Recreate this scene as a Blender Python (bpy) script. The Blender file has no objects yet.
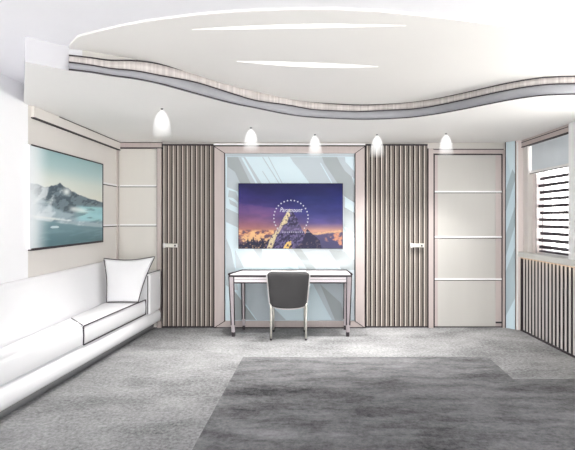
import bpy, bmesh, math, random
import numpy as np
from mathutils import Vector, Matrix
random.seed(4)
sc = bpy.context.scene
COL = sc.collection
F = 475.0; CX = 300.0; CY = 218.0; EYE = 1.33     # focal length in pixels, vanishing point, eye height
YB = 5.8                                          # back wall
XL = -2.21; XR = 2.65; YR = -1.6                  # left wall, right wall, rear wall
ZC = 2.25; ZR = 2.40                              # lowered and raised ceilings

def lin(c):
    return tuple((v/255/12.92) if v/255 <= .04045 else ((v/255+.055)/1.055)**2.4 for v in c)
def PX(x, Y=YB): return (x-CX)*Y/F
def PZ(y, Y=YB): return EYE-(y-CY)*Y/F

# ---------------------------------------------------------------- materials
def mat(name, rgb, rough=.6, metal=0., noise=0., scale=8., stretch=(1,1,1), rgb2=None, bump=0., spec=.5):
    m = bpy.data.materials.new(name); m.use_nodes = True
    nt = m.node_tree; b = nt.nodes['Principled BSDF']
    b.inputs['Roughness'].default_value = rough; b.inputs['Metallic'].default_value = metal
    b.inputs['Specular IOR Level'].default_value = spec
    c = lin(rgb)
    tc = nt.nodes.new('ShaderNodeTexCoord'); mp = nt.nodes.new('ShaderNodeMapping')
    mp.inputs['Scale'].default_value = stretch
    nt.links.new(tc.outputs['Object'], mp.inputs['Vector'])
    nz = nt.nodes.new('ShaderNodeTexNoise'); nz.inputs['Scale'].default_value = scale; nz.inputs['Detail'].default_value = 5
    nt.links.new(mp.outputs['Vector'], nz.inputs['Vector'])
    cr = nt.nodes.new('ShaderNodeValToRGB')
    c2 = lin(rgb2) if rgb2 else tuple(v*(1-noise) for v in c)
    cr.color_ramp.elements[0].position = .32; cr.color_ramp.elements[1].position = .68
    cr.color_ramp.elements[0].color = (*c2, 1); cr.color_ramp.elements[1].color = (*c, 1)
    nt.links.new(nz.outputs['Fac'], cr.inputs['Fac'])
    nt.links.new(cr.outputs['Color'], b.inputs['Base Color'])
    if bump:
        bp = nt.nodes.new('ShaderNodeBump'); bp.inputs['Strength'].default_value = bump; bp.inputs['Distance'].default_value = .01
        nt.links.new(nz.outputs['Fac'], bp.inputs['Height']); nt.links.new(bp.outputs['Normal'], b.inputs['Normal'])
    return m

def emis(name, rgb, strength=1.):
    m = bpy.data.materials.new(name); m.use_nodes = True
    b = m.node_tree.nodes['Principled BSDF']
    b.inputs['Base Color'].default_value = (.02, .02, .02, 1)
    b.inputs['Emission Color'].default_value = (*lin(rgb), 1); b.inputs['Emission Strength'].default_value = strength
    return m

M = {}
M['wall']    = mat('taupe_wall_paint', (222,218,213), .7, noise=.03, scale=2)
M['panel']   = mat('cream_wall_panel', (222,219,213), .6, noise=.03, scale=1.6, stretch=(3,3,.4))
M['white']   = mat('white_paint', (247,247,249), .6, noise=.01)
M['ceil']    = mat('lowered_ceiling_paint', (247,246,243), .7, noise=.02, scale=1.5)
M['ceilR']   = mat('raised_ceiling_paint', (243,243,247), .7, noise=.01)
M['dome']    = mat('pale_stone_ceiling_panel', (246,244,240), .5, noise=.02, scale=1.2)
M['post']    = mat('blush_timber', (196,184,181), .5, noise=.06, scale=6, stretch=(6,6,.6))
M['ink']     = mat('dark_reveal', (48,40,46), .6, noise=.1)
M['seam']    = mat('polished_white_metal_seam', (250,250,250), .25, metal=.0, noise=.0)
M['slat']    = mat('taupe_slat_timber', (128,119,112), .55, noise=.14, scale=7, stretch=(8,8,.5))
M['slatlit'] = mat('painted_slat_highlight', (215,208,199), .5, noise=.05, scale=8)  # highlight along each slat edge, put into the colour
M['groove']  = mat('dark_groove', (30,24,24), .7, noise=.1)
M['slatR']   = mat('pale_fluted_slat', (214,209,207), .5, noise=.05, scale=8)
M['grooveR'] = mat('black_fluting_groove', (28,28,32), .7, noise=.1)
M['sofa']    = mat('white_upholstery', (238,238,240), .75, noise=.02, scale=3)
M['piping']  = mat('dark_piping', (52,42,52), .6)
M['chrome']  = mat('brushed_chrome', (225,222,214), .3, metal=.75, noise=.15, scale=30)
M['dark']    = mat('dark_metal', (60,56,60), .45, metal=.3)
M['deskw']   = mat('white_lacquer', (248,244,246), .35, noise=.01)
M['deskf']   = mat('pale_pink_lacquer', (240,232,236), .4, noise=.02)
M['deskleg'] = mat('taupe_metal_leg', (182,172,176), .4, metal=.2, noise=.1, scale=12)
M['chair']   = mat('charcoal_upholstery', (70,69,70), .8, noise=.12, scale=5, bump=.1)
M['pipingw'] = mat('white_piping', (225,222,222), .5)
M['greylip'] = mat('grey_bullnose_metal', (156,157,162), .5, metal=.0, noise=.2, scale=1.6)
M['sill']    = mat('pale_stone_sill', (228,228,224), .4, noise=.05)
M['box']     = mat('blue_grey_blind_fabric', (226,234,240), .7, noise=.05, scale=5)
M['blind']   = mat('plum_black_slat', (62,52,62), .5, noise=.1)
M['glow']    = emis('warm_strip_glow', (255,222,190), .55)
M['glint']    = emis('white_glint_glow', (255,254,250), 1.05)
M['plinth'] = mat('grey_plinth', (140,140,142), .8)
M['cornerpost'] = mat('pale_blush_post', (238,228,225), .5, noise=.04, scale=6, stretch=(6,6,.6))
M['step'] = mat('soft_white_step', (200,200,204), .7)
M['doorp'] = mat('cream_door_lacquer', (200,198,193), .55, noise=.04, scale=1.6, stretch=(3,3,.4))
M['fascia'] = mat('pale_stone_fascia', (186,184,180), .6)
M['cord']    = mat('dark_cord', (90,80,95), .6)

def floor_mat(name, dark, light, lo, hi, streak, grain, s1=1.0):
    m = bpy.data.materials.new(name); m.use_nodes = True
    nt = m.node_tree; N = nt.nodes; L = nt.links; b = N['Principled BSDF']
    b.inputs['Roughness'].default_value = .95; b.inputs['Specular IOR Level'].default_value = .1
    tc = N.new('ShaderNodeTexCoord')
    def noise(scale, st, det, rough=.6, loc=(0,0,0)):
        mp = N.new('ShaderNodeMapping'); mp.inputs['Scale'].default_value = st; mp.inputs['Location'].default_value = loc
        L.new(tc.outputs['Object'], mp.inputs['Vector'])
        n = N.new('ShaderNodeTexNoise'); n.inputs['Scale'].default_value = scale
        n.inputs['Detail'].default_value = det; n.inputs['Roughness'].default_value = rough
        L.new(mp.outputs['Vector'], n.inputs['Vector']); return n.outputs['Fac']
    a = noise(1.6*s1, streak, 7, .68); g = noise(38, (1,1,1), 3, .8, (3,1,0)); c = noise(.7, (1,1.3,1), 3, .5, (7,2,0))
    def math_(op, x, y):
        n = N.new('ShaderNodeMath'); n.operation = op
        for i, v in enumerate((x, y)):
            if isinstance(v, (int, float)): n.inputs[i].default_value = v
            else: L.new(v, n.inputs[i])
        return n.outputs[0]
    s = math_('ADD', math_('MULTIPLY', a, 1-grain), math_('MULTIPLY', g, grain))
    s = math_('ADD', math_('MULTIPLY', s, .75), math_('MULTIPLY', c, .25))
    cr = N.new('ShaderNodeValToRGB')
    cr.color_ramp.elements[0].position = lo; cr.color_ramp.elements[1].position = hi
    cr.color_ramp.elements[0].color = (*lin(dark), 1); cr.color_ramp.elements[1].color = (*lin(light), 1)
    L.new(s, cr.inputs['Fac']); L.new(cr.outputs['Color'], b.inputs['Base Color'])
    bp = N.new('ShaderNodeBump'); bp.inputs['Strength'].default_value = .25; bp.inputs['Distance'].default_value = .004
    L.new(g, bp.inputs['Height']); L.new(bp.outputs['Normal'], b.inputs['Normal'])
    return m
M['carpet'] = floor_mat('mottled_grey_carpet', (62,63,65), (182,182,183), .34, .66, (1,1.5,1), .55)
M['rug']    = floor_mat('charcoal_mottled_rug', (58,58,60), (140,140,142), .38, .62, (.9,2.6,1), .35, 1.3)

def vcol_mat(name, emit):
    m = bpy.data.materials.new(name); m.use_nodes = True
    nt = m.node_tree; b = nt.nodes['Principled BSDF']
    a = nt.nodes.new('ShaderNodeVertexColor'); a.layer_name = 'Col'
    if emit:
        b.inputs['Base Color'].default_value = (.01,.01,.01,1); b.inputs['Roughness'].default_value = .5
        b.inputs['Specular IOR Level'].default_value = .1
        nt.links.new(a.outputs['Color'], b.inputs['Emission Color']); b.inputs['Emission Strength'].default_value = emit
    else:
        nt.links.new(a.outputs['Color'], b.inputs['Base Color']); b.inputs['Roughness'].default_value = .5
    return m

# ---------------------------------------------------------------- building helpers
class MB:
    def __init__(s): s.bm = bmesh.new(); s.mats = []
    def mi(s, m):
        if m not in s.mats: s.mats.append(m)
        return s.mats.index(m)
    def box(s, x0, x1, y0, y1, z0, z1, m, bev=0):
        vs = [s.bm.verts.new((x, y, z)) for z in (z0, z1) for y in (y0, y1) for x in (x0, x1)]
        fs = []
        for q in ((0,2,3,1),(4,5,7,6),(0,1,5,4),(2,6,7,3),(0,4,6,2),(1,3,7,5)):
            f = s.bm.faces.new([vs[i] for i in q]); f.material_index = s.mi(m); fs.append(f)
        if bev:
            es = list({e for f in fs for e in f.edges})
            r = bmesh.ops.bevel(s.bm, geom=es, offset=bev, segments=3, profile=.6, affect='EDGES')
            for f in r['faces']: f.material_index = s.mi(m); f.smooth = True
        return vs
    def prism(s, pts, d, m, smooth=False):           # pts: 3-D ring, d: offset vector
        d = Vector(d); a = [s.bm.verts.new(p) for p in pts]; b = [s.bm.verts.new(Vector(p)+d) for p in pts]
        n = len(pts); k = s.mi(m)
        f = s.bm.faces.new(a); f.material_index = k
        f = s.bm.faces.new(b[::-1]); f.material_index = k
        for i in range(n):
            f = s.bm.faces.new((a[i], b[i], b[(i+1)%n], a[(i+1)%n])); f.material_index = k; f.smooth = smooth
    def tube(s, pts, r, m, seg=10, closed=False):
        pts = [Vector(p) for p in pts]; n = len(pts); rings = []; k = s.mi(m)
        rr = r if isinstance(r, (list, tuple)) else [r]*n
        for i, p in enumerate(pts):
            if closed: t = pts[(i+1)%n]-pts[i-1]
            else: t = pts[min(i+1,n-1)]-pts[max(i-1,0)]
            t.normalize()
            u = t.cross(Vector((0,0,1)))
            if u.length < .2: u = t.cross(Vector((0,1,0)))
            u.normalize(); v = t.cross(u)
            rings.append([s.bm.verts.new(p+rr[i]*(math.cos(a)*u+math.sin(a)*v)) for a in [2*math.pi*j/seg for j in range(seg)]])
        for i in range(n if closed else n-1):
            A = rings[i]; B = rings[(i+1)%n]
            # align seam on closing
            for j in range(seg):
                f = s.bm.faces.new((A[j], A[(j+1)%seg], B[(j+1)%seg], B[j])); f.material_index = k; f.smooth = True
        if not closed:
            for R in (rings[0], rings[-1][::-1]):
                f = s.bm.faces.new(R); f.material_index = k
    def cyl(s, p, r0, r1, h, m, seg=20, axis=(0,0,1)):
        a = Vector(axis); s.tube([Vector(p), Vector(p)+a*h], [r0, r1], m, seg)
    def grid(s, P, m, smooth=True):
        k = s.mi(m); V = [[s.bm.verts.new(p) for p in row] for row in P]
        for i in range(len(V)-1):
            for j in range(len(V[0])-1):
                f = s.bm.faces.new((V[i][j], V[i][j+1], V[i+1][j+1], V[i+1][j])); f.material_index = k; f.smooth = smooth
    def build(s, name, parent=None, fixn=True):
        if fixn: bmesh.ops.recalc_face_normals(s.bm, faces=s.bm.faces)
        me = bpy.data.meshes.new(name); s.bm.to_mesh(me); s.bm.free()
        for m in s.mats: me.materials.append(M[m] if isinstance(m, str) else m)
        o = bpy.data.objects.new(name, me); COL.objects.link(o)
        if parent:
            o.parent = parent; o.location = -(parent['_o'] if False else Vector(parent.location)) if parent.type == 'EMPTY' else (0,0,0)
        return o
def empty(name, loc=(0,0,0)):
    o = bpy.data.objects.new(name, None); COL.objects.link(o); o.location = loc; o.empty_display_size = .1; return o
def tag(o, label, cat, group=None, kind=None):
    o['label'] = label; o['category'] = cat
    if group: o['group'] = group
    if kind: o['kind'] = kind
    return o
def struct(o, label, cat): return tag(o, label, cat, kind='structure')

# ---------------------------------------------------------------- the shell
b = MB(); b.box(XL-.15, XR+.4, YR-.15, YB+.15, -.12, 0, 'carpet')
struct(b.build('floor'), 'light grey mottled carpet floor running to the back wall', 'floor')
b = MB(); b.box(XL-.15, XR+.4, YB, YB+.15, 0, ZR+.2, 'wall')
struct(b.build('wall_back'), 'taupe back wall behind the slatted doors and glass panel', 'wall')
# left wall: white plaster near the camera, taupe wallpaper field in the far corner
b = MB(); b.box(XL-.15, XL, YR, 3.86, 0, ZR+.2, 'white'); b.box(XL-.15, XL, 3.86, YB, 0, ZR+.2, 'wall')
struct(b.build('wall_left'), 'left wall, white near the viewer and taupe behind the landscape painting', 'wall')

WY0, WY1, WZ0, WZ1 = 4.62, 5.50, .93, 2.19          # visible window opening
b = MB()
def ywall(y0, y1, z0, z1): b.box(XR, XR+.28, y0, y1, z0, z1, 'wall')
ywall(WY1+.03, YB, 0, ZR+.2); ywall(YR, WY1+.03, 0, .87); ywall(YR, WY1+.03, WZ1, ZR+.2)
ywall(3.9, WY0-.02, .87, WZ1); ywall(-1.6, -.4, .87, WZ1); ywall(1.6, 2.0, .87, WZ1)
struct(b.build('wall_right'), 'right wall with the blinded window above dark fluted panelling', 'wall')
# rear wall (behind the camera) with a low opening added to let light in
b = MB(); b.box(XL, XL+.5, YR-.15, YR, 0, ZR+.2, 'white'); b.box(XR-.5, XR, YR-.15, YR, 0, ZR+.2, 'white'); b.box(XL+.5, XR-.5, YR-.15, YR, 1.3, ZR+.2, 'white')
struct(b.build('wall_rear'), 'white rear wall behind the viewer with a low opening added for light', 'wall')

# ceilings -------------------------------------------------------------
wl = [(69,70.6),(90,73),(110,76.2),(135,79.6),(159,84.5),(194,94),(229,103.3),(255,108.5),(285,114.5),(310,117.6),(335,119),(360,119.8),(386,119.3),(411,117.8),(436,114.6),(461,110.2),(487,105),(512,100.2),(537,96.6),(556,95.4),(575,95),(600,95.4)]
hm = [.044,.042,.042,.05,.055,.08,.075,.06,.08,.07,.07,.072,.078,.073,.072,.075,.077,.077,.077,.077,.077,.077]
ht = [.09,.092,.098,.12,.135,.145,.15,.15,.15,.142,.136,.134,.138,.14,.14,.138,.136,.134,.134,.134,.134,.134]
wp = []
for (x, y) in wl:
    Y = F*(ZC-EYE)/(CY-y); wp.append((PX(x, Y), Y))
def catmull(P, n=6):
    out = []
    for i in range(len(P)-1):
        p0 = np.array(P[max(i-1,0)]); p1 = np.array(P[i]); p2 = np.array(P[i+1]); p3 = np.array(P[min(i+2,len(P)-1)])
        for k in range(n):
            t = k/n
            out.append(tuple(.5*((2*p1)+(-p0+p2)*t+(2*p0-5*p1+4*p2-p3)*t*t+(-p0+3*p1-3*p2+p3)*t**3)))
    out.append(tuple(P[-1])); return out
W = catmull([(x, y, a, c) for (x, y), a, c in zip(wp, hm, ht)], 6)
W = [w for w in W if w[0] < XR]
# lowered ceiling slab
edge = [(XL, 3.80), (-1.62, 2.80)] + [(w[0], w[1]) for w in W] + [(XR, W[-1][1])]
ring = [(x, y, ZC) for x, y in edge] + [(XR, YB, ZC), (XL, YB, ZC)]
b = MB(); b.prism(ring, (0,0,ZR-ZC), 'ceil')
for f in b.bm.faces:
    f.normal_update()
    if abs(f.normal.z) < .5: f.material_index = b.mi('step' if f.calc_center_median().x < -1.38 else 'fascia')
b.box(XL-.1, XR+.3, YR-.1, YB+.1, ZR, ZR+.12, 'ceilR')
struct(b.build('ceiling'), 'off-white ceiling in two levels meeting along a wave shaped step', 'ceiling')
# raised oval panel
arc = [(66,57),(70,45),(78,37),(91,33.5),(120,26.5),(151,21),(190,16),(227,12.6),(260,10.8),(290,10),(335,9.6),(380,12),(436,17.6),(487,24),(540,32),(590,41)]
def RP(x, y, z=ZR-.012):
    Y = F*(z-EYE)/(CY-y); return (PX(x, Y), Y, z)
rg = [RP(x, y) for x, y in arc]
rg = [p for p in rg if p[0] < XR-.02]
rg += [(XR-.02, rg[-1][1]+.1, ZR-.012), (XR-.02, 3.7, ZR-.012)]
rg += [(w[0], w[1]+.03, ZR-.012) for w in W[::-1] if w[0] < XR-.05]
b = MB(); b.prism(rg, (0,0,.0119), 'dome')
dome = struct(b.build('trim_1'), 'broad pale oval panel set in the raised ceiling', 'ceiling panel')
def lens(x0, y0, xm, ytop, ybot, x1, y1):  # glowing slivers that stand in for reflections on the ceiling panel
    t = [(x0+(x1-x0)*i/24) for i in range(25)]
    up = []; dn = []
    for i, x in enumerate(t):
        f = i/24; base = y0+(y1-y0)*f; s_ = math.sin(math.pi*f)**.9; base2 = y0+(y1-y0)*((xm-x0)/(x1-x0))
        up.append(RP(x, base+(ytop-base2)*s_, ZR-.014)); dn.append(RP(x, base+(ybot-base2)*s_, ZR-.014))
    return up+dn[-2:0:-1]
for a, lb in (((192,30,285,24.8,28.6,406,26), 'longer slim painted reflection sliver nearer the viewer in the oval ceiling panel'),
              ((237,61.5,295,62.4,66.6,378,66.8), 'shorter slim painted reflection sliver close to the wave edge of the ceiling')):
    b = MB(); b.prism(lens(*a), (0,0,.012), 'glint'); tag(b.build('ceiling_painted_glint'), lb, 'ceiling light', 'slim painted reflections in the oval ceiling panel')

# the wave fascia
def strip(b, z0f, z1f, off, thick, m, smooth=True):
    A, B, C_, D = [], [], [], []
    for i, w in enumerate(W):
        a = W[max(i-1,0)]; c = W[min(i+1,len(W)-1)]
        n = Vector((c[1]-a[1], -(c[0]-a[0]), 0)).normalized()
        p = Vector((w[0], w[1], 0))+n*off; q = p+n*thick
        z0 = z0f(w); z1 = z1f(w)
        A.append(p+Vector((0,0,z0))); B.append(q+Vector((0,0,z0))); C_.append(q+Vector((0,0,z1))); D.append(p+Vector((0,0,z1)))
    b.grid([A, B, C_, D, A], m)
    for i in (0, -1):
        f = b.bm.faces.new([b.bm.verts.new(v[i]) for v in (A, B, C_, D)]); f.material_index = b.mi(m)
M['band'] = mat('cream_ribbed_band', (208,202,199), .6, scale=60, stretch=(1,1,.01), rgb2=(176,169,167))
wave = empty('wave_cornice', (W[len(W)//2][0], W[len(W)//2][1], ZC))
tag(wave, 'long wave shaped ceiling cornice with cream ribbed band above a grey lip', 'cornice')
b = MB(); strip(b, lambda w: ZC+w[2], lambda w: ZC+w[3], .001, .018, 'band')
b.build('ribbed_band', wave)
b = MB()
def lipz(k): return lambda w: ZC+w[2]*k
R = []
prof = [(.0,-.002),(.022,-.004),(.034,.12),(.038,.45),(.036,.8),(.026,1.0),(.0,1.0)]
for (o_, k) in prof:
    row = []
    for i, w in enumerate(W):
        a = W[max(i-1,0)]; c = W[min(i+1,len(W)-1)]
        n = Vector((c[1]-a[1], -(c[0]-a[0]), 0)).normalized()
        row.append(Vector((w[0], w[1], ZC+w[2]*k))+n*o_)
    R.append(row)
b.grid(R, 'greylip')
for i in (0, -1):
    f = b.bm.faces.new([b.bm.verts.new(r[i]) for r in R]); f.material_index = b.mi('greylip')
b.build('grey_lip', wave)
def edge_line(k, off, r):
    pts = []
    for i, w in enumerate(W):
        a = W[max(i-1,0)]; c = W[min(i+1,len(W)-1)]
        n = Vector((c[1]-a[1], -(c[0]-a[0]), 0)).normalized()
        pts.append(Vector((w[0], w[1], k(w)))+n*off)
    b = MB(); b.tube(pts, r, 'ink', 6); return b
edge_line(lambda w: ZC+w[3], .020, .0045).build('dark_edging', wave)
edge_line(lambda w: ZC+w[2], .030, .0045).build('dark_edging', wave)
edge_line(lambda w: ZC-.001, .030, .0040).build('dark_edging', wave)

# ---------------------------------------------------------------- back wall fittings
def seam(b, x0, x1, z, y, d=.006):
    b.box(x0, x1, y-d, y, z-.008, z+.012, 'seam'); b.box(x0, x1, y-d*.6, y, z-.016, z-.008, 'ink')
# far left niche panel
b = MB()
b.box(XL+.01, PX(157.5), YB-.02, YB, 0, PZ(149), 'panel')
for yy in (186, 225): seam(b, XL+.02, PX(157), PZ(yy), YB-.02)
b.box(XL, PX(162.5), YB-.035, YB, PZ(148), ZC, 'post')
b.box(XL, PX(162.5), YB-.04, YB, PZ(149), PZ(147.8), 'ink')
b.box(XL, PX(162.5), YB-.04, YB, ZC-.008, ZC-.001, 'ink')
b.box(PX(157.3), PX(158.2), YB-.025, YB, 0, PZ(149), 'ink')
b.box(PX(158.2), PX(162.2), YB-.045, YB, 0, PZ(149), 'post')
struct(b.build('trim_2'), 'narrow cream wall panel with two white seams beside the left slatted door', 'wall panel')
# seams and cornice along the left wall
b = MB()
for yy in (186, 225): b.box(XL, XL+.006, 5.28, YB-.02, PZ(yy)-.008, PZ(yy)+.012, 'seam'); b.box(XL, XL+.004, 5.28, YB-.02, PZ(yy)-.018, PZ(yy)-.008, 'ink')
b.box(XL, XL+.012, 5.72, 5.735, .84, PZ(151), 'post')
b.box(XL, XL+.03, 3.9, YB-.035, 2.155, ZC, 'wall')
b.box(XL, XL+.034, 3.9, YB-.035, 2.150, 2.158, 'ink'); b.box(XL, XL+.034, 4.3, YB-.035, ZC-.008, ZC-.001, 'ink')
struct(b.build('trim_3'), 'pale cornice and white seams along the left wall above the sofa', 'cornice')

def slat_door(name, x0, x1, hx0, hx1, label):
    r = empty(name, ((x0+x1)/2, YB-.03, 0)); struct(r, label, 'door')
    b = MB(); b.box(x0, x1, YB-.03, YB-.001, .005, PZ(145), 'groove')
    b.box(x0, x1, YB-.05, YB-.03, PZ(146.2), PZ(144.6), 'ink'); b.box(x0, x1, YB-.048, YB-.03, .005, .018, 'ink')
    b.build('door_panel', r)
    n = round((x1-x0)*F/YB/4.65); p = (x1-x0)/n
    b = MB()
    for i in range(n):
        a = x0+i*p
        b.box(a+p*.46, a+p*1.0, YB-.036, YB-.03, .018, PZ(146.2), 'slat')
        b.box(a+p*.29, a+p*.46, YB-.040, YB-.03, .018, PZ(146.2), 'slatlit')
    b.build('slats', r)
    b = MB(); z = PZ(245)
    b.box(hx0, hx1, YB-.075, YB-.055, z-.026, z+.022, 'chrome', .006)
    b.box(hx0+.006, hx0+.03, YB-.079, YB-.05, z-.03, z+.026, 'pipingw', .004)
    b.box(hx1-.02, hx1-.008, YB-.079, YB-.05, z-.022, z+.018, 'pipingw', .004)
    b.cyl((hx1-.035, YB-.055, z-.004), .011, .011, -.024, 'dark', 14, (0,1,0))
    b.box(hx0+.01, hx1-.01, YB-.06, YB-.045, z-.012, z+.01, 'chrome')
    b.build('door_handle', r)['label'] = 'small chrome lever handle'
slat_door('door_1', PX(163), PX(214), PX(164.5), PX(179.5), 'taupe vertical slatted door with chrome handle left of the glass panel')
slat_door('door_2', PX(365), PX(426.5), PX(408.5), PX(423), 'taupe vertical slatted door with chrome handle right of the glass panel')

# timber frame with blue glass, its reflections painted as flat streaks
fr = empty('framed_glass_panel', (PX(289), YB-.06, 0))
tag(fr, 'tall pale blue glass panel with painted reflection streaks in blush timber frame behind the desk', 'glass panel')
fx0, fx1, fz1 = PX(214.8), PX(364.5), PZ(147); gx0, gx1, gz0, gz1 = PX(225.5), PX(354.5), PZ(320), PZ(154)
b = MB(); ya, yb = YB-.06, YB-.001
for q in ([(fx0,.0),(gx0,gz0),(gx0,gz1),(fx0,fz1)], [(fx1,.0),(fx1,fz1),(gx1,gz1),(gx1,gz0)],
          [(fx0,fz1),(gx0,gz1),(gx1,gz1),(fx1,fz1)], [(fx0,.0),(fx1,.0),(gx1,gz0),(gx0,gz0)]):
    b.prism([(x, ya, z) for x, z in q], (0, yb-ya, 0), 'post')
b.build('frame', fr)
b = MB()
for (x, z, X, Z) in ((fx0,0,gx0,gz0),(fx1,0,gx1,gz0),(fx0,fz1,gx0,gz1),(fx1,fz1,gx1,gz1)):
    b.tube([(x, ya-.001, z), (X, ya-.001, Z)], .004, 'ink', 6)
for (x, z, X, Z) in ((gx0,gz0,gx0,gz1),(gx1,gz0,gx1,gz1),(fx0,.006,fx1,.006),(fx0,0,fx0,fz1),(fx1,0,fx1,fz1)):
    b.tube([(x, ya-.001, z), (X, ya-.001, Z)], .006, 'ink', 6)
b.tube([(fx0, ya-.002, fz1+.004), (fx1, ya-.002, fz1+.004)], .007, 'ink', 6)
b.box(fx0, fx1, ya-.02, YB-.01, fz1+.012, fz1+.03, 'seam')
b.build('frame_edging', fr)
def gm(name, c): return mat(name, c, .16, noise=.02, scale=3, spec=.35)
M['gL'] = gm('pale_blue_glass', (216,234,241)); M['gM'] = gm('blue_grey_painted_reflection', (192,203,209)); M['gD'] = gm('grey_painted_reflection', (170,178,181)); M['gW'] = gm('white_glass', (244,252,254))
reflection_polys = [
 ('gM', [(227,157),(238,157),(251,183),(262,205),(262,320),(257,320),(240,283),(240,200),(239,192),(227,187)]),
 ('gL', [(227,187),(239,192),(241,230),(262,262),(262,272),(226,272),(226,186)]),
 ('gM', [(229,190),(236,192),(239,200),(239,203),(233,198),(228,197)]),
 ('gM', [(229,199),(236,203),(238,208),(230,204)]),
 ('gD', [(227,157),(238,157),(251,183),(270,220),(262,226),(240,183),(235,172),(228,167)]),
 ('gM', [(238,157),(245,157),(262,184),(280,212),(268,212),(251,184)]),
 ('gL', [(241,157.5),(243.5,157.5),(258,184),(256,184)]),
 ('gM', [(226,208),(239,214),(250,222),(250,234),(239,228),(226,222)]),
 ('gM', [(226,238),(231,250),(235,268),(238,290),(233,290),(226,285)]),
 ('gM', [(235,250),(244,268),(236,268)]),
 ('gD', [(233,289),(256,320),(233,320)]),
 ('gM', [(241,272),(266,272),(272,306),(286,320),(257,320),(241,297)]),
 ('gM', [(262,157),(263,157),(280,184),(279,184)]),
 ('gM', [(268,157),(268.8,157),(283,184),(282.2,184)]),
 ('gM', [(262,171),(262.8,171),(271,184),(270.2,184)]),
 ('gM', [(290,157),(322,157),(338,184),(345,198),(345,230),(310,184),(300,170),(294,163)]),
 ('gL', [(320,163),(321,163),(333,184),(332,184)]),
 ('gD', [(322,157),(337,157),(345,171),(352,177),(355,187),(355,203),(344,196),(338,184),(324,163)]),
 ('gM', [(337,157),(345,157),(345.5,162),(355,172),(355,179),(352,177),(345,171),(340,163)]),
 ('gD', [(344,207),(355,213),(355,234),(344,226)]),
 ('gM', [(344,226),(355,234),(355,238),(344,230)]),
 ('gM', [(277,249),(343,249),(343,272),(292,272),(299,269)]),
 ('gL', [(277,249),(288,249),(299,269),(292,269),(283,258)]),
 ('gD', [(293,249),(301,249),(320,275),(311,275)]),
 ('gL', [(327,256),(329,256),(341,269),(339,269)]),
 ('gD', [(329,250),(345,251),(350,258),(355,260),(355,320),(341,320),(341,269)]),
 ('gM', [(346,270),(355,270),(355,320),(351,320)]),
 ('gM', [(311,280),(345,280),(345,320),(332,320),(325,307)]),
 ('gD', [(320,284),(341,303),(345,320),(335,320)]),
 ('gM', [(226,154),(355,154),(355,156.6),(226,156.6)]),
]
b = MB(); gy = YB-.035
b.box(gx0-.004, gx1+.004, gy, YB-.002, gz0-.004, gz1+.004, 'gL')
for i, (m, pl) in enumerate(reflection_polys):
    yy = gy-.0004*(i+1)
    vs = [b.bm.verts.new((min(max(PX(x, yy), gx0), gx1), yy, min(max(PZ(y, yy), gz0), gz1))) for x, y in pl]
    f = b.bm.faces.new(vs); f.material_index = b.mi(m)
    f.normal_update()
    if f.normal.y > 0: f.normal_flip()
b.build('painted_reflection_glass', fr, fixn=False)

# panel door on the right
r = empty('door_3', (PX(467), YB-.03, 0)); struct(r, 'wide cream door of four stacked panels right of the slatted door', 'door')
b = MB(); b.box(PX(433.5), PX(501), YB-.03, YB-.001, .005, PZ(155), 'doorp')
for yy in (192, 237, 279): seam(b, PX(434), PX(500.5), PZ(yy), YB-.03)
for (x0, x1, z0, z1) in ((433, 434, 0, PZ(155)), (500.4, 501.4, 0, PZ(155))): b.box(PX(x0), PX(x1), YB-.034, YB-.001, z0, z1, 'ink')
b.box(PX(433), PX(501.4), YB-.036, YB-.001, PZ(155.4), PZ(154.4), 'ink'); b.box(PX(433), PX(501.4), YB-.034, YB-.001, .003, .014, 'ink')
b.build('door_panel', r)
b = MB(); b.box(PX(434), PX(437), YB-.0335, YB-.029, .015, PZ(155.6), 'post'); b.box(PX(494.5), PX(500.3), YB-.0335, YB-.029, .015, PZ(155.6), 'post'); b.build('stile', r)
b = MB(); b.box(PX(494.5), PX(500.5), YB-.042, YB-.03, PZ(322.6), PZ(321), 'dark'); b.build('floor_bolt', r)
b = MB()
b.box(PX(427.5), PX(432.3), YB-.05, YB, 0, PZ(149), 'post'); b.box(PX(426.6), PX(427.5), YB-.05, YB, 0, PZ(149), 'ink'); b.box(PX(432.3), PX(433), YB-.04, YB, 0, PZ(149), 'ink')
b.box(PX(427.5), PX(502), YB-.045, YB, PZ(154), PZ(150.3), 'post'); b.box(PX(426.6), PX(502), YB-.047, YB, PZ(150.3), PZ(149.5), 'ink')
b.box(PX(501.4), PX(504), YB-.045, YB, 0, PZ(150.3), 'post')
struct(b.build('trim_4'), 'blush timber surround framing the cream four panel door', 'door frame')

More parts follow.
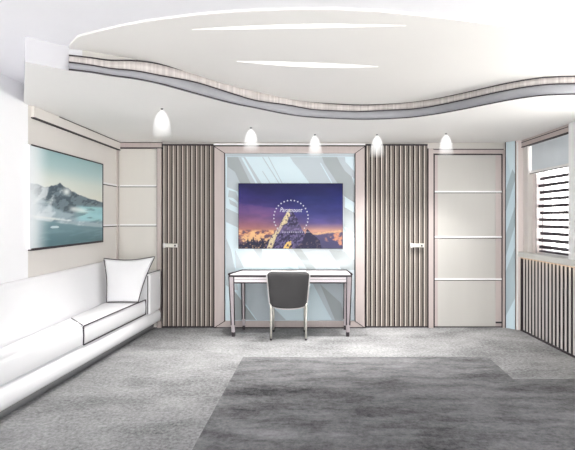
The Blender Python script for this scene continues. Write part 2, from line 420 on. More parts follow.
# angled mirror strip in the right corner, reflections painted on as grey bands
P0 = Vector((PX(504), YB-.045, 0)); P1 = Vector((PX(515.5, 5.66), 5.66, 0)); dd = P1-P0
mr = empty('mirror_strip', (P0+P1)/2); tag(mr, 'narrow tall pale blue mirror strip with painted grey reflection streaks in the right corner', 'mirror')
nrm = Vector((dd.y, -dd.x, 0)).normalized()
if nrm.y > 0: nrm = -nrm
b = MB(); z1 = ZC-.002
b.prism([P0, P1, P1+Vector((0,0,z1)), P0+Vector((0,0,z1))], -nrm*.02, 'gL')
M['gS'] = gm('steel_blue_painted_reflection', (178,196,204)); M['gP'] = gm('soft_blue_painted_reflection', (205,225,234))
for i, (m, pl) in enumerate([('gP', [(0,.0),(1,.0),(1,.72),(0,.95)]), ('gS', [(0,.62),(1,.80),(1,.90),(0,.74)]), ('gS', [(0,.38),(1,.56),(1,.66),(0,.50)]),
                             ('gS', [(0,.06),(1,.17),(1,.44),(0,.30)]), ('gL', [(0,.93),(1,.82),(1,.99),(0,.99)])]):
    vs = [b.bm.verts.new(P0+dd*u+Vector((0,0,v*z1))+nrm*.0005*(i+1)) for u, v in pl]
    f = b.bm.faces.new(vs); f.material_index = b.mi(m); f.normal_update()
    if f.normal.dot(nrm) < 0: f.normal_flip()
b.build('painted_reflection_glass', mr, fixn=False)
b = MB()
b.tube([P0+nrm*.003, P0+nrm*.003+Vector((0,0,z1))], .005, 'ink', 6); b.tube([P1+nrm*.003, P1+nrm*.003+Vector((0,0,z1))], .004, 'ink', 6)
b.build('edge_strip', mr)
b = MB(); b.box(P1.x+.002, XR, P1.y-.02, YB, 0, ZC-.001, 'cornerpost'); b.box(P1.x+.004, P1.x+.02, P1.y-.026, P1.y-.02, 0, ZC-.02, 'seam')
struct(b.build('trim_5'), 'blush corner post with a bright white edge right of the mirror strip', 'corner post')

# ---------------------------------------------------------------- right wall: fluting, sill, cornice, window
YS1 = F*XR/224.5
fp = empty('fluted_wall_panel', (XR, 4.4, 0)); tag(fp, 'black and pale fluted vertical slat panelling under the window sill', 'wall panel')
b = MB(); b.box(XR-.018, XR-.001, 2.2, YS1, .0, .868, 'grooveR'); b.box(XR-.045, XR-.001, 2.2, YS1+.012, 0, .012, 'ink'); b.box(XR-.04, XR-.001, YS1, YS1+.012, 0, .868, 'ink'); b.build('backing', fp)
b = MB(); p = .0727; y = YS1-.02
while y > 2.25:
    b.box(XR-.024, XR-.018, y-.029, y, .014, .862, 'slatR'); y -= p
b.build('slats', fp)
b = MB(); b.box(XR-.06, XR-.046, 2.3, YS1-.02, .858, .866, 'glow'); b.build('light_strip', fp)['label'] = 'warm light strip under the sill'
b = MB(); b.box(XR-.065, XR+.24, 2.0, YS1+.06, .87, .93, 'sill', .008)
tag(b.build('window_sill'), 'long pale stone sill on top of the fluted panelling', 'window sill')
b = MB(); b.box(XR-.02, XR+.02, 4.66, 5.64, 2.172, ZC-.001, 'post'); b.box(XR-.024, XR+.02, 4.66, 5.64, 2.166, 2.174, 'ink'); b.box(XR-.024, XR+.02, 4.66, 5.64, ZC-.03, ZC-.022, 'ink')
struct(b.build('trim_6'), 'pale cornice above the window with dark edges', 'cornice')
b = MB(); b.box(XR-.05, XR+.03, 4.25, 4.60, .932, ZC-.001, 'white')
struct(b.build('trim_7'), 'white pier standing on the sill at the right edge of the window', 'pier')

M['pane'] = bpy.data.materials.new('window_glass'); M['pane'].use_nodes = True
nt = M['pane'].node_tree; nt.nodes.clear()
o_ = nt.nodes.new('ShaderNodeOutputMaterial'); mx = nt.nodes.new('ShaderNodeMixShader'); tr = nt.nodes.new('ShaderNodeBsdfTransparent'); gl = nt.nodes.new('ShaderNodeBsdfGlossy')
gl.inputs['Roughness'].default_value = .02; mx.inputs[0].default_value = .06
nt.links.new(tr.outputs[0], mx.inputs[1]); nt.links.new(gl.outputs[0], mx.inputs[2]); nt.links.new(mx.outputs[0], o_.inputs[0])
def window(n, y0, y1, label):
    r = empty('window_%d' % n, (XR+.2, (y0+y1)/2, .93)); struct(r, label, 'window')
    b = MB()
    for q in ((y0,y0+.04,.93,WZ1),(y1-.04,y1,.93,WZ1),(y0,y1,.93,.96),(y0,y1,WZ1-.04,WZ1)): b.box(XR+.17, XR+.23, *q, 'white')
    b.build('window_frame', r)
    b = MB(); b.box(XR+.198, XR+.202, y0+.03, y1-.03, .95, WZ1-.03, 'pane'); b.build('window_pane', r)
window(1, WY0, WY1, 'bright daylit window behind the dark venetian blind')
window(2, 2.0, 3.9, 'wide window on the right wall nearer the viewer')
window(3, -.4, 1.6, 'wide window on the right wall beside the viewer')

vb = empty('venetian_blind', (XR+.1, 5.1, .93)); tag(vb, 'venetian blind with dark plum slats hanging in the bright window', 'blind')
bx0, bx1 = 4.66, 5.41
b = MB(); n = 11
for i in range(n):
    z = 1.005+.077*i
    d = .02+.006*math.sin(i*1.9)
    ring = [(XR+.075, bx0, z-.020), (XR+.135, bx0, z-.004), (XR+.135, bx0, z+.014), (XR+.075, bx0, z+.014)]
    s = MB(); s.prism(ring, (0, bx1-bx0+.02*math.sin(i*2.3), 0), 'blind'); s.build('slat', vb)
b.bm.free()
for y in (4.74, 5.34):
    b = MB(); b.tube([(XR+.07, y, .96), (XR+.09, y, 1.86)], .004, 'cord', 6); b.build('ladder_cord', vb)
b = MB(); b.box(XR+.075, XR+.13, bx0, bx1, .945, .965, 'blind'); b.build('bottom_rail', vb)
b = MB(); b.box(XR+.05, XR+.16, 5.43, 5.52, .932, 1.84, 'cornerpost'); b.box(XR+.048, XR+.05, 5.425, 5.433, .932, 1.84, 'dark')
struct(b.build('trim_8'), 'pale blush window jamb between the blind and the corner', 'window jamb')
sb = empty('roller_shade', (XR+.05, 5.1, 1.95)); tag(sb, 'half lowered blue grey roller shade above the venetian blind', 'roller shade')
b = MB(); b.box(XR+.03, XR+.05, 4.62, 5.50, 1.875, 2.172, 'box'); b.build('shade_fabric', sb)
b = MB(); b.box(XR+.02, XR+.07, 4.62, 5.52, 1.845, 1.875, 'seam', .005); b.box(XR+.018, XR+.02, 4.62, 5.52, 1.838, 1.848, 'ink'); b.build('bottom_bar', sb)

# ---------------------------------------------------------------- rug
def FL(x, y, z=.012):
    Y = F*(EYE-z)/(y-CY); return (PX(x, Y), Y)
pts = [FL(243,357), FL(488,357), FL(513,379), (XR-.05, FL(513,379)[1]), (XR-.05, 1.4), (FL(192,450)[0]-.04, 1.4), FL(192,450)]
b = MB(); b.prism([(x, y, .001) for x, y in pts], (0,0,.011), 'rug')
tag(b.build('rug'), 'large charcoal mottled rug covering the middle and right of the floor', 'rug')

# ---------------------------------------------------------------- picture painting helpers
rng = np.random.RandomState(7)
def vnoise(u, v, s, seed):
    r = np.random.RandomState(seed); G = r.rand(130, 130)
    x = (u*s) % 128; y = (v*s) % 128; xi = x.astype(int); yi = y.astype(int); fx = x-xi; fy = y-yi
    fx = fx*fx*(3-2*fx); fy = fy*fy*(3-2*fy)
    return (G[yi,xi]*(1-fx)+G[yi,xi+1]*fx)*(1-fy)+(G[yi+1,xi]*(1-fx)+G[yi+1,xi+1]*fx)*fy
def fbm(u, v, s, seed, o=5):
    t = 0; a = .5; n = 0
    for k in range(o): t = t+a*vnoise(u, v, s*2**k, seed+k); n += a; a *= .55
    return t/n
def ss(a, b_, x): t = np.clip((x-a)/(b_-a), 0, 1); return t*t*(3-2*t)
def mixc(c, d, t): return c*(1-t[..., None])+np.array(d, float)*t[..., None]
def inpoly(u, v, P):
    ins = np.zeros(u.shape, bool); n = len(P)
    for i in range(n):
        x0, y0 = P[i]; x1, y1 = P[(i+1)%n]
        c = ((y0 > v) != (y1 > v)); xs = x0+(v-y0)*(x1-x0)/((y1-y0) or 1e-9)
        ins ^= (c & (u < xs))
    return ins
def picture(name, parent, pos, U, V, colf, m):
    nx, ny = len(U), len(V); u, v = np.meshgrid(U, V); c = np.clip(colf(u, v)/255, 0, 1)
    lc = np.where(c <= .04045, c/12.92, ((c+.055)/1.055)**2.4)
    verts = [pos(a, e) for e in V for a in U]
    faces = [(j*nx+i, j*nx+i+1, (j+1)*nx+i+1, (j+1)*nx+i) for j in range(ny-1) for i in range(nx-1)]
    me = bpy.data.meshes.new(name); me.from_pydata(verts, [], faces)
    ca = me.color_attributes.new('Col', 'FLOAT_COLOR', 'POINT')
    ca.data.foreach_set('color', np.concatenate([lc.reshape(-1, 3), np.ones((nx*ny, 1))], 1).astype(np.float32).ravel())
    me.materials.append(m); me.update()
    o = bpy.data.objects.new(name, me); COL.objects.link(o); o.parent = parent; o.location = -Vector(parent.location)
    return o

# ---------------------------------------------------------------- television
TY = YB-.10
tx0, tx1, tz0, tz1 = PX(238.3, TY), PX(343, TY), PZ(248.8, TY), PZ(183.3, TY)
tv = empty('television', ((tx0+tx1)/2, TY, tz0)); tag(tv, 'flat television showing a dusk mountain peak ringed by stars above the desk', 'television')
b = MB(); b.box(tx0, tx1, TY+.003, YB-.046, tz0, tz1, 'ink', .003); b.build('television_case', tv)
def tvcol(u, v):      # u, v in picture pixels 0..105 x 0..66
    n = fbm(u/40, v/14, 1.5, 11); n2 = fbm(u/22, v/16, 4.5, 31); n3 = fbm(u/10+v/24, v/12, 7, 51)
    L = [(0,(36,34,82)),(14,(48,44,104)),(26,(84,66,120)),(36,(128,88,124)),(44,(172,116,124)),(50,(220,150,118)),(56,(150,110,110)),(66,(70,60,90))]
    Rr = [(0,(32,32,80)),(16,(36,42,104)),(30,(56,58,122)),(40,(92,80,134)),(48,(200,150,130)),(52,(190,140,130)),(58,(90,84,120)),(66,(66,64,100))]
    def g(T): return np.stack([np.interp(v, [t[0] for t in T], [t[1][k] for t in T]) for k in range(3)], -1)
    w = ss(10, 75, u)[..., None]; c = g(L)*(1-w)+g(Rr)*w
    c = c*(0.8+.4*n)[..., None]
    c = mixc(c, (150,90,120), .25*ss(.55,.75,n)*ss(8,25,v)*(1-ss(30,70,u)))
    # left clouds
    h = 50+5*fbm(u/20, v*0, 2, 71)-3
    t = ss(46,49,v)*(1-ss(60,63,v))*(1-ss(34,46,u)); c = mixc(c, (244,196,140), .85*t*ss(.5,.62,n2)); c = mixc(c, (92,76,96), .85*t*ss(.5,.40,n2))
    # right clouds
    t = ss(49-.09*(u-75), 53-.09*(u-75), v)*ss(64,74,u); c = mixc(c, (84,80,118), .9*t)
    c = mixc(c, (230,160,130), t*ss(.52,.7,n2)*ss(84,92,u)); c = mixc(c, (250,196,150), .9*ss(.8,0,np.abs(v-(49.5-.09*(u-75)+n3*3))/2.2)*ss(66,80,u))
    # foreground ranges
    r = 59+5*np.abs(fbm(u/14, u*0, 3, 91)-.5)*-6+3; t = ss(-.4,.8,v-(r)); t = t*(1-ss(36,44,u))
    c = mixc(c, (44,44,66), t); c = mixc(c, (214,176,130), t*ss(.6,.72,n3)*.7)
    def peak(P, shade): return inpoly(u+(n3-.5)*1.6, v, P)
    big = peak([(51.5,25),(54,28),(58,34),(61,40),(64,46),(72,60),(78,67),(26,67),(30,58),(36,50),(40,45),(43,38),(48,31)], 0).astype(float)
    c = mixc(c, (70,64,98), big); c = mixc(c, (128,114,156), big*ss(.5,.66,n3)*.8); c = mixc(c, (44,38,62), big*ss(.45,.34,n3)*.7)
    lit = peak([(51.5,25),(52,32),(50,36),(49,40),(45,42),(42,48),(38,54),(36,60),(33,67),(28,67),(31,58),(36,50),(41,44),(45,35)], 0).astype(float)
    c = mixc(c, (232,212,168), lit*(.8+.2*ss(.35,.55,n3))); c = mixc(c, (84,72,92), lit*ss(.60,.66,n3)*.9)
    c = mixc(c, (240,200,120), peak([(48,60),(53,58),(54,67),(45,67)],0)*ss(.4,.5,n3))
    sec = peak([(69,46),(73,50),(78,54),(82,58),(84,67),(56,67),(64,60),(67,52)], 0).astype(float)
    c = mixc(c, (52,50,78), sec); c = mixc(c, (150,120,120), sec*ss(.6,.7,n3)*.5)
    c = mixc(c, (150,130,170), big*ss(5,0,np.abs(v-46))*.4)
    # row of tiny illegible marks
    t = (np.abs(v-49.4) < .45)*(np.mod(u, 2.2) < 1.2)*(u > 44)*(u < 72); c = mixc(c, (210,205,220), t*.8)
    return c
scr = picture('screen', tv, lambda a, e: (tx0+.004+(tx1-tx0-.008)*a/105, TY, tz1-.004-(tz1-tz0-.008)*e/66), np.linspace(0,105,316), np.linspace(0,66,199), tvcol, vcol_mat('television_screen', 0.76))
scr['label'] = 'lit screen with sunset clouds and a snowy peak'
M['ring'] = emis('screen_white', (226,226,240), .6)
def tvp(a, e, d=.0015): return (tx0+(tx1-tx0)*a/105, TY-d, tz1-(tz1-tz0)*e/66)
for i in range(23):
    b = MB(); k = b.mi('ring')
    an = math.radians(-38+ (256)*i/22); cx_, cy_ = 52.8-17.2*math.cos(an), 34.6-17.4*math.sin(an)*1.0
    vs = []
    for j in range(10):
        rr = 1.0 if j % 2 == 0 else .5; t = math.pi/2+j*math.pi/5
        vs.append(b.bm.verts.new(tvp(cx_+rr*math.cos(t), cy_-rr*math.sin(t))))
    f = b.bm.faces.new(vs); f.material_index = k
    b.build('star', tv)
cu = bpy.data.curves.new('word', 'FONT'); cu.body = 'Paramount'; cu.size = 1; cu.shear = .4; cu.offset = .006
tmp = bpy.data.objects.new('word', cu); COL.objects.link(tmp); bpy.context.view_layer.update()
me = bpy.data.meshes.new_from_object(tmp.evaluated_get(bpy.context.evaluated_depsgraph_get())); bpy.data.objects.remove(tmp)
xs = [v.co.x for v in me.vertices]; s_ = 1/(max(xs)-min(xs)); x_ = min(xs); hh = max(v.co.y for v in me.vertices)
for v in me.vertices:
    a = (v.co.x-x_)*s_; sc_ = 1+.35*max(0, 1-a*7)
    v.co = tvp(41.6+22.8*a, 28.9-v.co.y/hh*4.1*sc_, .002)
me.materials.clear(); me.materials.append(M['ring'])
o = bpy.data.objects.new('script_wordmark', me); COL.objects.link(o); o.parent = tv; o.location = -Vector(tv.location)
o['label'] = 'small white slanted lettering across the star ring'

# ---------------------------------------------------------------- landscape painting
AX = XL+.03; ay0, ay1 = F*2.18/270, F*2.18/197
pa = empty('landscape_painting', (XL, (ay0+ay1)/2, 1.07)); tag(pa, 'teal grey snowy mountain and lake painting hung on the left wall', 'painting')
b = MB(); az0, az1 = 1.075, 1.925
b.box(XL+.001, AX-.002, ay0-.002, ay1, az0, az1, 'white'); b.box(XL+.001, AX+.004, ay0+.02, ay1, az1-.008, az1+.004, 'ink'); b.box(XL+.001, AX+.004, ay0+.02, ay1, az0-.012, az0+.008, 'ink'); b.box(XL+.001, AX+.004, ay1-.014, ay1, az0, az1, 'ink')
b.build('picture_frame', pa)
def pcol(yy, v):
    u = (CX-2.18*F/yy-30)/73
    n = fbm(u*1.2, v*2+u, 4, 5); n2 = fbm(u*2.4+v, v*3+u*.5, 8, 15); n3 = fbm(u+2*v, v*5, 4, 25)
    sky = np.stack([np.interp(v, [0,.15,.3,.5], [a, b_, c_, d_]) for a, b_, c_, d_ in ((146,170,206,226),(180,198,216,224),(184,198,208,210))], -1)
    c = mixc(sky, (226,230,222), .6*ss(.15,.4,v)*(1-ss(.0,.9,np.abs(u-.3))))
    ridge = np.interp(u, [0,.1,.2,.3,.37,.41,.46,.55,.65,.8,.9,1], [.36,.36,.39,.355,.345,.315,.35,.38,.42,.46,.47,.5])+.03*(n2-.5)
    low = np.interp(u, [0,.2,.4,.6,.8,1], [.46,.52,.62,.66,.66,.66])+.05*(n-.5)
    m_ = ss(-.005,.012,v-ridge)
    c = mixc(c, (112,130,138), m_); c = mixc(c, (66,82,92), m_*ss(.42,.62,n2)*.9); c = mixc(c, (214,222,224), m_*ss(.58,.68,n)*.8)
    c = mixc(c, (240,244,240), m_*ss(.1,.0,np.abs(u-.5))*ss(.07,.0,np.abs(v-.41))*.9)
    t = ss(-.02,.02,v-low); c = mixc(c, (158,178,186), t); c = mixc(c, (108,132,144), t*ss(.5,.7,n3)*.8); c = mixc(c, (226,234,236), t*ss(.55,.72,n)*.7)
    lk = ss(.58,.72,u)*ss(.54,.58,v)*(1-ss(.72,.76,v)); c = mixc(c, (160,212,216), lk*.9); c = mixc(c, (90,116,122), lk*ss(.62,.7,n3)*.6)
    c = mixc(c, (236,240,236), ss(.05,.0,np.abs(v-(.60+.1*(u-.6))))*ss(.5,.6,u)*(1-ss(.7,.85,u))*.8)
    c = mixc(c, (230,234,230), ss(.02,.0,np.abs(v-(.70+.09*(u-.2))))*ss(.45,.6,n)*.8)
    wl_ = .70+.13*u+.02*(n-.5); w = ss(-.01,.015,v-wl_); c = mixc(c, (112,144,152), w); c = mixc(c, (84,118,126), w*ss(.75,1,v)); c = mixc(c, (128,160,166), w*ss(.5,.7,n3)*.4)
    c = mixc(c, (214,228,232), (((u-.34)/.06)**2+((v-.80)/.014)**2 < 1).astype(float)*.8)
    c = mixc(c, (240,244,246), .96*(1-ss(.02,.3,u))*(.85+.15*n))
    return c
picture('canvas', pa, lambda a, e: (AX, a, az1-.006-(az1-az0-.012)*e), np.linspace(ay0+.004, ay1-.012, 220), np.linspace(0,1,200), pcol, vcol_mat('painted_canvas', 0))

# ---------------------------------------------------------------- sofa
K = .0818
def sx(Y, off=0): return -1.676+K*(Y-5.8)+off
sofa = empty('built_in_sofa', (-2.0, 4.2, 0)); tag(sofa, 'long white upholstered built-in sofa along the left wall', 'sofa')
YN = 1.9; YF = YB-.052
def run(b, prof, y0, y1, m, n=14, caps=True):     # prof(Y) -> list of (x,z)
    rows = []
    for i in range(n+1):
        Y = y0+(y1-y0)*i/n; rows.append([Vector((x, Y, z)) for x, z in prof(Y)])
    rows2 = [r+[r[0]] for r in rows]; b.grid(rows2, m)
    if caps:
        for r in (rows[0], rows[-1]):
            f = b.bm.faces.new([b.bm.verts.new(p) for p in r]); f.material_index = b.mi(m)
wx = XL+.002
b = MB()
def pbase(Y):
    f = sx(Y)
    return [(wx,.08),(f-.05,.08),(f-.02,.088),(f-.004,.11),(f,.14),(f-.004,.175),(f-.018,.205),(f-.035,.225),(f-.06,.235),(wx,.235)]
run(b, pbase, YN, YF, 'sofa'); b.build('sofa_base', sofa)
b = MB(); run(b, lambda Y: [(wx,0),(sx(Y)-.09,0),(sx(Y)-.09,.08),(wx,.08)], YN, YF, 'plinth'); b.build('plinth', sofa)['label'] = 'recessed grey plinth'
b = MB(); run(b, lambda Y: [(wx,.237),(wx+.075,.237),(wx+.07,.42),(wx+.055,.60),(wx+.04,.78),(wx+.032,.82),(wx+.015,.842),(wx,.845)], YN, 5.33, 'sofa'); b.build('sofa_back', sofa)
b = MB(); aY = 5.345
vs = b.box(wx, sx(5.55)+.012, aY, YF, .237, .70, 'sofa', .02); b.build('sofa_arm', sofa)
b = MB()
for pts in ([(sx(5.35), aY-.002, .25), (sx(5.35), aY-.002, .68)], [(sx(5.4)-.01, aY, .702), (sx(5.7)-.01, YF, .702)], [(sx(5.72)+.004, YF-.01, .08),(sx(5.72)+.006, YF-.01, .69)]):
    b.tube(pts, .005, 'piping', 6)
b.build('arm_piping', sofa)
def cushion(y0, y1, skew=0):
    b = MB(); fr_ = lambda Y: sx(Y)-.02
    def pr(Y):
        f = fr_(Y); x0 = wx+.08
        return [(x0,.24),(f-.03,.24),(f-.008,.247),(f,.265),(f+.003,.32),(f,.385),(f-.008,.405),(f-.03,.415),(x0+.2,.422),(x0+.03,.418),(x0,.40)]
    run(b, pr, y0, y1, 'sofa', 10); return b.build('seat_cushion', sofa)
c1 = cushion(4.04, 5.335); c2 = cushion(2.0, 4.02)
b = MB(); f = lambda Y: sx(Y)-.02
b.tube([(f(5.33), 5.33, .412), (f(5), 5, .414), (f(4.6), 4.6, .414), (f(4.04), 4.04, .410)], .0055, 'piping', 6)
b.tube([(f(5.33), 5.33, .25), (f(4.04), 4.04, .25)], .0055, 'piping', 6)
b.tube([(f(4.04), 4.037, .41), (f(4.04)+.003, 4.037, .33), (f(4.04), 4.037, .25)], .0055, 'piping', 6)
b.tube([(f(5.33), 5.332, .41), (f(5.33)+.003, 5.332, .33), (f(5.33), 5.332, .25)], .0055, 'piping', 6)
b.tube([(f(4.04)-.01, 4.04, .418), (wx+.14, 4.30, .424)], .004, 'piping', 6)
b.build('cushion_piping', c1)

# pillow
pl = empty('throw_pillow', (-1.93, 5.2, .425)); tag(pl, 'square white throw pillow with dark piping leaning on the sofa arm', 'pillow')
Cn = {'bl': Vector((-2.07, 5.08, .430)), 'br': Vector((-1.73, 5.08, .430)), 'tl': Vector((-2.115, 5.12, .895)), 'tr': Vector((-1.60, 5.24, .905))}
def pil(u, v, s):
    a = Cn['bl'].lerp(Cn['br'], u); c = Cn['tl'].lerp(Cn['tr'], u); p = a.lerp(c, v)
    pin = .028*math.sin(math.pi*u); p.z -= pin*(v > .5)*(v-.5)*2; p.z += pin*.1*(v < .5)
    pn = .018*math.sin(math.pi*v); p.x += pn*(.5-u)*2*(1)
    h = (max(0, math.sin(math.pi*u))*max(0, math.sin(math.pi*v)))**.55
    return p+Vector((.1, -1, .12)).normalized()*s*.062*h
b = MB(); n = 24
for s in (1, -1): b.grid([[pil(i/n, j/n, s) for i in range(n+1)] for j in range(n+1)], 'sofa')
bmesh.ops.remove_doubles(b.bm, verts=b.bm.verts, dist=.0004)
b.build('pillow_body', pl)
b = MB(); per = [(i/n, 0) for i in range(n)]+[(1, i/n) for i in range(n)]+[(1-i/n, 1) for i in range(n)]+[(0, 1-i/n) for i in range(n)]
b.tube([pil(u, v, 0) for u, v in per], .005, 'piping', 6, closed=True); b.build('pillow_piping', pl)

# ---------------------------------------------------------------- desk
YD0, YD1 = 5.31, 5.70
dk = empty('writing_desk', (-.11, 5.5, 0)); tag(dk, 'slim white topped writing desk with dark edges below the television', 'desk')
fl, fr2, bl, br = -.80, .583, -.70, .565
zt = .700
def quad(b, z0, z1, ins, m):
    b.prism([(fl+ins, YD0+ins, z0), (fr2-ins, YD0+ins, z0), (br-ins, YD1-ins, z0), (bl+ins, YD1-ins, z0)], (0,0,z1-z0), m)
b = MB(); quad(b, .672, .690, .0, 'ink'); b.build('desktop_edge', dk)
b = MB(); quad(b, .690, .700, .012, 'deskw'); b.build('desktop', dk)
b = MB()
b.tube([(fl+.005, YD0+.005, .700), (bl+.005, YD1-.005, .700), (br-.005, YD1-.005, .700), (fr2-.005, YD0+.005, .700)], .014, 'ink', 6); b.build('desktop_rim', dk)
b = MB(); b.box(fl+.06, fr2-.06, YD0+.012, YD1-.04, .596, .672, 'ink'); b.build('apron', dk)
b = MB(); b.box(fl+.065, fr2-.065, YD0+.004, YD0+.012, .612, .668, 'deskf'); b.box(fl+.07, fr2-.07, YD0+.002, YD0+.004, .640, .643, 'ink'); b.build('drawer_front', dk)
def leg(x, y, xb, yb, r0=.028, r1=.017):
    b = MB(); k = b.mi('deskleg')
    for (z0, z1, x0, x1, ra, rb_, m) in ((.672, .13, x, x+(xb-x)*.8, r0, r1*1.12, 'deskleg'),):
        y0 = y; y1 = y+(yb-y)*.8
        A = [(x0+sx_*ra, y0+sy_*ra, z0) for sx_, sy_ in ((-1,-1),(1,-1),(1,1),(-1,1))]; B = [(x1+sx_*rb_, y1+sy_*rb_, z1) for sx_, sy_ in ((-1,-1),(1,-1),(1,1),(-1,1))]
        va = [b.bm.verts.new(p) for p in A]; vb_ = [b.bm.verts.new(p) for p in B]
        for q in range(4): b.bm.faces.new((va[q], va[(q+1)%4], vb_[(q+1)%4], vb_[q]))
        b.bm.faces.new(va); b.bm.faces.new(vb_)
        for i, p in enumerate(A):
            if i in (0, 1): b.tube([(p[0], p[1]-.001, p[2]), (B[i][0], B[i][1]-.001, B[i][2])], .006, 'ink', 6)
    o = b.build('leg', dk)
    b = MB(); A = [(x1-rb_, y1-rb_, .13), (x1+rb_, y1-rb_, .13), (x1+rb_, y1+rb_, .13), (x1-rb_, y1+rb_, .13)]; B = [(xb-r1, yb-r1, 0), (xb+r1, yb-r1, 0), (xb+r1, yb+r1, 0), (xb-r1, yb+r1, 0)]
    va = [b.bm.verts.new(p) for p in A]; vb_ = [b.bm.verts.new(p) for p in B]; b.mi('deskleg')
    mids = [b.bm.verts.new(Vector(p).lerp(Vector(q), .62)) for p, q in zip(A, B)]
    for q in range(4):
        b.bm.faces.new((va[q], va[(q+1)%4], mids[(q+1)%4], mids[q])); f = b.bm.faces.new((mids[q], mids[(q+1)%4], vb_[(q+1)%4], vb_[q])); f.material_index = b.mi('ink')
    b.bm.faces.new(va); b.bm.faces.new(vb_).material_index = b.mi('ink')
    b.build('leg_foot', o)
leg(fl+.032, YD0+.03, fl+.052, YD0+.03); leg(fr2-.032, YD0+.03, fr2-.048, YD0+.03)
leg(bl+.022, YD1-.03, bl+.03, YD1-.03, .02, .014); leg(br-.022, YD1-.03, br-.03, YD1-.03, .02, .014)

# ---------------------------------------------------------------- chair
ch = empty('desk_chair', (-.125, 5.4, 0)); tag(ch, 'charcoal upholstered chair with pale piping tucked under the desk', 'chair')
def outline(z):       # half width at height parameter 0..1
    return .202+.036*z
cx0 = -.128; cz0, cz1 = .350, .752
def bk(u, v, s):
    w = outline(v); r = .16
    # rounded corners by shrinking width near the ends
    for e in (v, 1-v):
        d = e*(cz1-cz0)
        rr = .055
        if d < rr: w -= (rr-math.sqrt(max(0, rr*rr-(rr-d)**2)))
    x = cx0+w*u; z = cz0+(cz1-cz0)*v-(.012*(1-u*u) if v < .5 else 0)*(1-2*v if v < .5 else 0)
    y = 5.17-.03*v+.05*u*u*.6
    e = (max(0, 1-abs(u)**6)*max(0, 1-abs(2*v-1)**6))**.5
    return Vector((x, y-s*.024*e, z))
b = MB(); n = 24
for s in (1, -1): b.grid([[bk(-1+2*i/n, j/n, s) for i in range(n+1)] for j in range(n+1)], 'chair')
bmesh.ops.remove_doubles(b.bm, verts=b.bm.verts, dist=.0004)
b.build('backrest', ch)
per = [(-1+2*i/n, 1) for i in range(n)]+[(1, 1-i/n) for i in range(n)]+[(1-2*i/n, 0) for i in range(n)]+[(-1, i/n) for i in range(n)]
b = MB(); P_ = [bk(u, v, 0) for u, v in per]; Q = []
for p in P_:
    if not Q or (p-Q[-1]).length > .004: Q.append(p)
b.tube(Q, .008, 'pipingw', 8, closed=True); b.build('backrest_piping', ch)['label'] = 'pale piping around the backrest'
b = MB(); b.box(-.345, .09, 5.20, 5.60, .40, .465, 'chair', .022); b.build('seat', ch)
b = MB(); b.box(-.33, .075, 5.205, 5.59, .375, .40, 'dark'); b.build('seat_frame', ch)
for (x, y, zt_) in ((-.315, 5.17, .40), (.065, 5.17, .40), (-.31, 5.56, .38), (.055, 5.56, .38)):
    b = MB(); b.tube([(x, y+.03*(y < 5.3), zt_), (x, y, 0)], [.015, .011], 'chrome', 10)
    o = b.build('leg', ch)
    b = MB(); b.cyl((x, y, 0), .013, .013, .02, 'dark', 10); b.build('foot_cap', o)

# ---------------------------------------------------------------- downlights
def glow_bell_mat():  # bell surface imitates the light glow below each downlight
    m = bpy.data.materials.new('downlight_glow'); m.use_nodes = True
    nt = m.node_tree; nt.nodes.clear(); N = nt.nodes; L = nt.links
    o = N.new('ShaderNodeOutputMaterial'); mx = N.new('ShaderNodeMixShader'); t = N.new('ShaderNodeBsdfTransparent'); e = N.new('ShaderNodeEmission')
    e.inputs['Color'].default_value = (1, .99, .975, 1); e.inputs['Strength'].default_value = 1.0
    tc = N.new('ShaderNodeTexCoord'); sp = N.new('ShaderNodeSeparateXYZ'); mr_ = N.new('ShaderNodeMapRange')
    L.new(tc.outputs['Generated'], sp.inputs[0]); L.new(sp.outputs['Z'], mr_.inputs['Value'])
    mr_.inputs['From Min'].default_value = 0; mr_.inputs['From Max'].default_value = .75; mr_.inputs['To Min'].default_value = .02; mr_.inputs['To Max'].default_value = .75
    lw = N.new('ShaderNodeLayerWeight'); lw.inputs[0].default_value = .5
    iv = N.new('ShaderNodeMath'); iv.operation = 'SUBTRACT'; iv.inputs[0].default_value = 1; L.new(lw.outputs['Facing'], iv.inputs[1])
    pw = N.new('ShaderNodeMath'); pw.operation = 'POWER'; L.new(iv.outputs[0], pw.inputs[0]); pw.inputs[1].default_value = 1.5
    mu = N.new('ShaderNodeMath'); mu.operation = 'MULTIPLY'; L.new(mr_.outputs[0], mu.inputs[0]); L.new(pw.outputs[0], mu.inputs[1])
    L.new(mu.outputs[0], mx.inputs[0]); L.new(t.outputs[0], mx.inputs[1]); L.new(e.outputs[0], mx.inputs[2]); L.new(mx.outputs[0], o.inputs[0])
    return m
M['shade'] = glow_bell_mat()  # drawn lamp glow, no real lampshade
SPOT = 118
LT = [(162,108.5,'in the ceiling above the sofa, leftmost of the five'), (251,127.5,'over the left corner of the glass panel frame'),
      (315,134.5,'centred above the television'), (377,134.5,'above the right slatted door'), (446,133.5,'above the cream panel door, rightmost of the five')]
dist = [0,0,0,0,0]
first = None
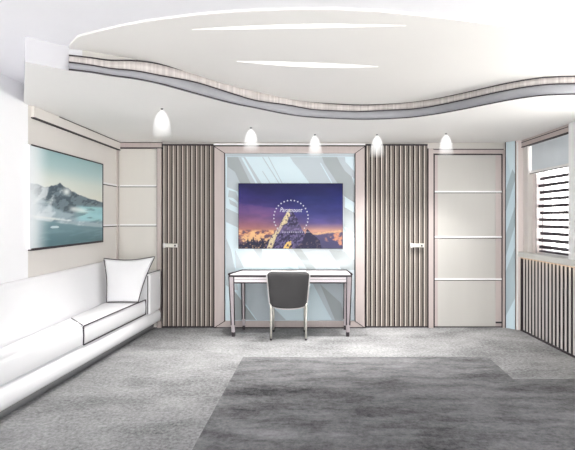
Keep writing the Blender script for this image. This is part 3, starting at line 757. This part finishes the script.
for i, (x, y, where) in enumerate(LT):
    Y = F*(ZC-EYE)/(CY-y); X = PX(x, Y); s = .92 if i else 1.0
    if first is None:
        r = empty('ceiling_downlight', (X, Y, ZC))
        b = MB(); b.cyl((X, Y, ZC-.010), .008, .012, .0099, 'dark', 16); hs = b.build('housing', r)
        b = MB(); prof = [(.012,-.014),(.032,-.03),(.052,-.06),(.066,-.10),(.076,-.15),(.083,-.20),(.087,-.25)]
        rows = [[Vector((X+ra*math.cos(t), Y+ra*math.sin(t), ZC+dz)) for t in [2*math.pi*j/32 for j in range(33)]] for ra, dz in prof]
        b.grid(rows, 'shade'); sh = b.build('light_glow_bell', r); sh['label'] = 'white bell shape standing in for the light glow, fading downwards'
        first = (r, X, Y)
    else:
        r = first[0].copy(); COL.objects.link(r); r.location = (X, Y, ZC)
        for c in (hs, sh):
            d = c.copy(); COL.objects.link(d); d.parent = r
            d.name = c.name.split('.')[0]
    tag(r, 'downlight with bell shape standing in for its glow, '+where, 'ceiling light', 'downlights across the lowered ceiling')
    ld = bpy.data.lights.new('downlight_lamp', 'SPOT'); ld.energy = SPOT; ld.spot_size = math.radians(84); ld.spot_blend = 1.0; ld.shadow_soft_size = .05; ld.color = (1, .98, .95)
    lo = bpy.data.objects.new('downlight_lamp', ld); COL.objects.link(lo); lo.location = (X, Y, ZC-.03)
# warm strip below the sill and an added fill lamp overhead, out of view
def area(name, loc, sx_, sy_, e, rot, col=(1,1,1)):
    ld = bpy.data.lights.new(name, 'AREA'); ld.shape = 'RECTANGLE'; ld.size = sx_; ld.size_y = sy_; ld.energy = e; ld.color = col
    o = bpy.data.objects.new(name, ld); COL.objects.link(o); o.location = loc; o.rotation_euler = rot; return o
area('sill_strip_lamp', (XR-.06, 4.4, .852), 0.02, 2.4, .35, (0, math.radians(-25), 0), (1, .8, .6))
area('added_fill_lamp', (.2, .6, ZR-.02), 2.6, 2.4, 2, (0,0,0), (1, .99, .98))
def pt(name, loc, e, r): 
    ld = bpy.data.lights.new(name, 'POINT'); ld.energy = e; ld.shadow_soft_size = r
    o = bpy.data.objects.new(name, ld); COL.objects.link(o); o.location = loc

w = bpy.data.worlds.new('daylight'); sc.world = w; w.use_nodes = True
bg = w.node_tree.nodes['Background']; bg.inputs[1].default_value = 6.5
tc = w.node_tree.nodes.new('ShaderNodeTexCoord'); sp = w.node_tree.nodes.new('ShaderNodeSeparateXYZ'); cr = w.node_tree.nodes.new('ShaderNodeValToRGB')
w.node_tree.links.new(tc.outputs['Generated'], sp.inputs[0]); w.node_tree.links.new(sp.outputs['Z'], cr.inputs[0]); w.node_tree.links.new(cr.outputs[0], bg.inputs[0])
cr.color_ramp.elements[0].position = .0; cr.color_ramp.elements[0].color = (1, .985, .96, 1)       # lower half brightened to light the ceilings from below
cr.color_ramp.elements[1].position = .25; cr.color_ramp.elements[1].color = (.30, .31, .32, 1)

cam = bpy.data.cameras.new('camera'); co = bpy.data.objects.new('camera', cam); COL.objects.link(co); sc.camera = co
co.location = (0, 0, EYE); co.rotation_euler = (math.pi/2, 0, 0)
cam.sensor_width = 36; cam.lens = 36*F/575; cam.shift_x = -12.5/575; cam.shift_y = -7/575; cam.clip_start = .05
sc.view_settings.view_transform = 'Standard'; sc.view_settings.look = 'None'; sc.view_settings.gamma = 1; sc.view_settings.exposure = 0.58
sc.cycles.max_bounces = 12; sc.cycles.diffuse_bounces = 8; sc.cycles.transparent_max_bounces = 16
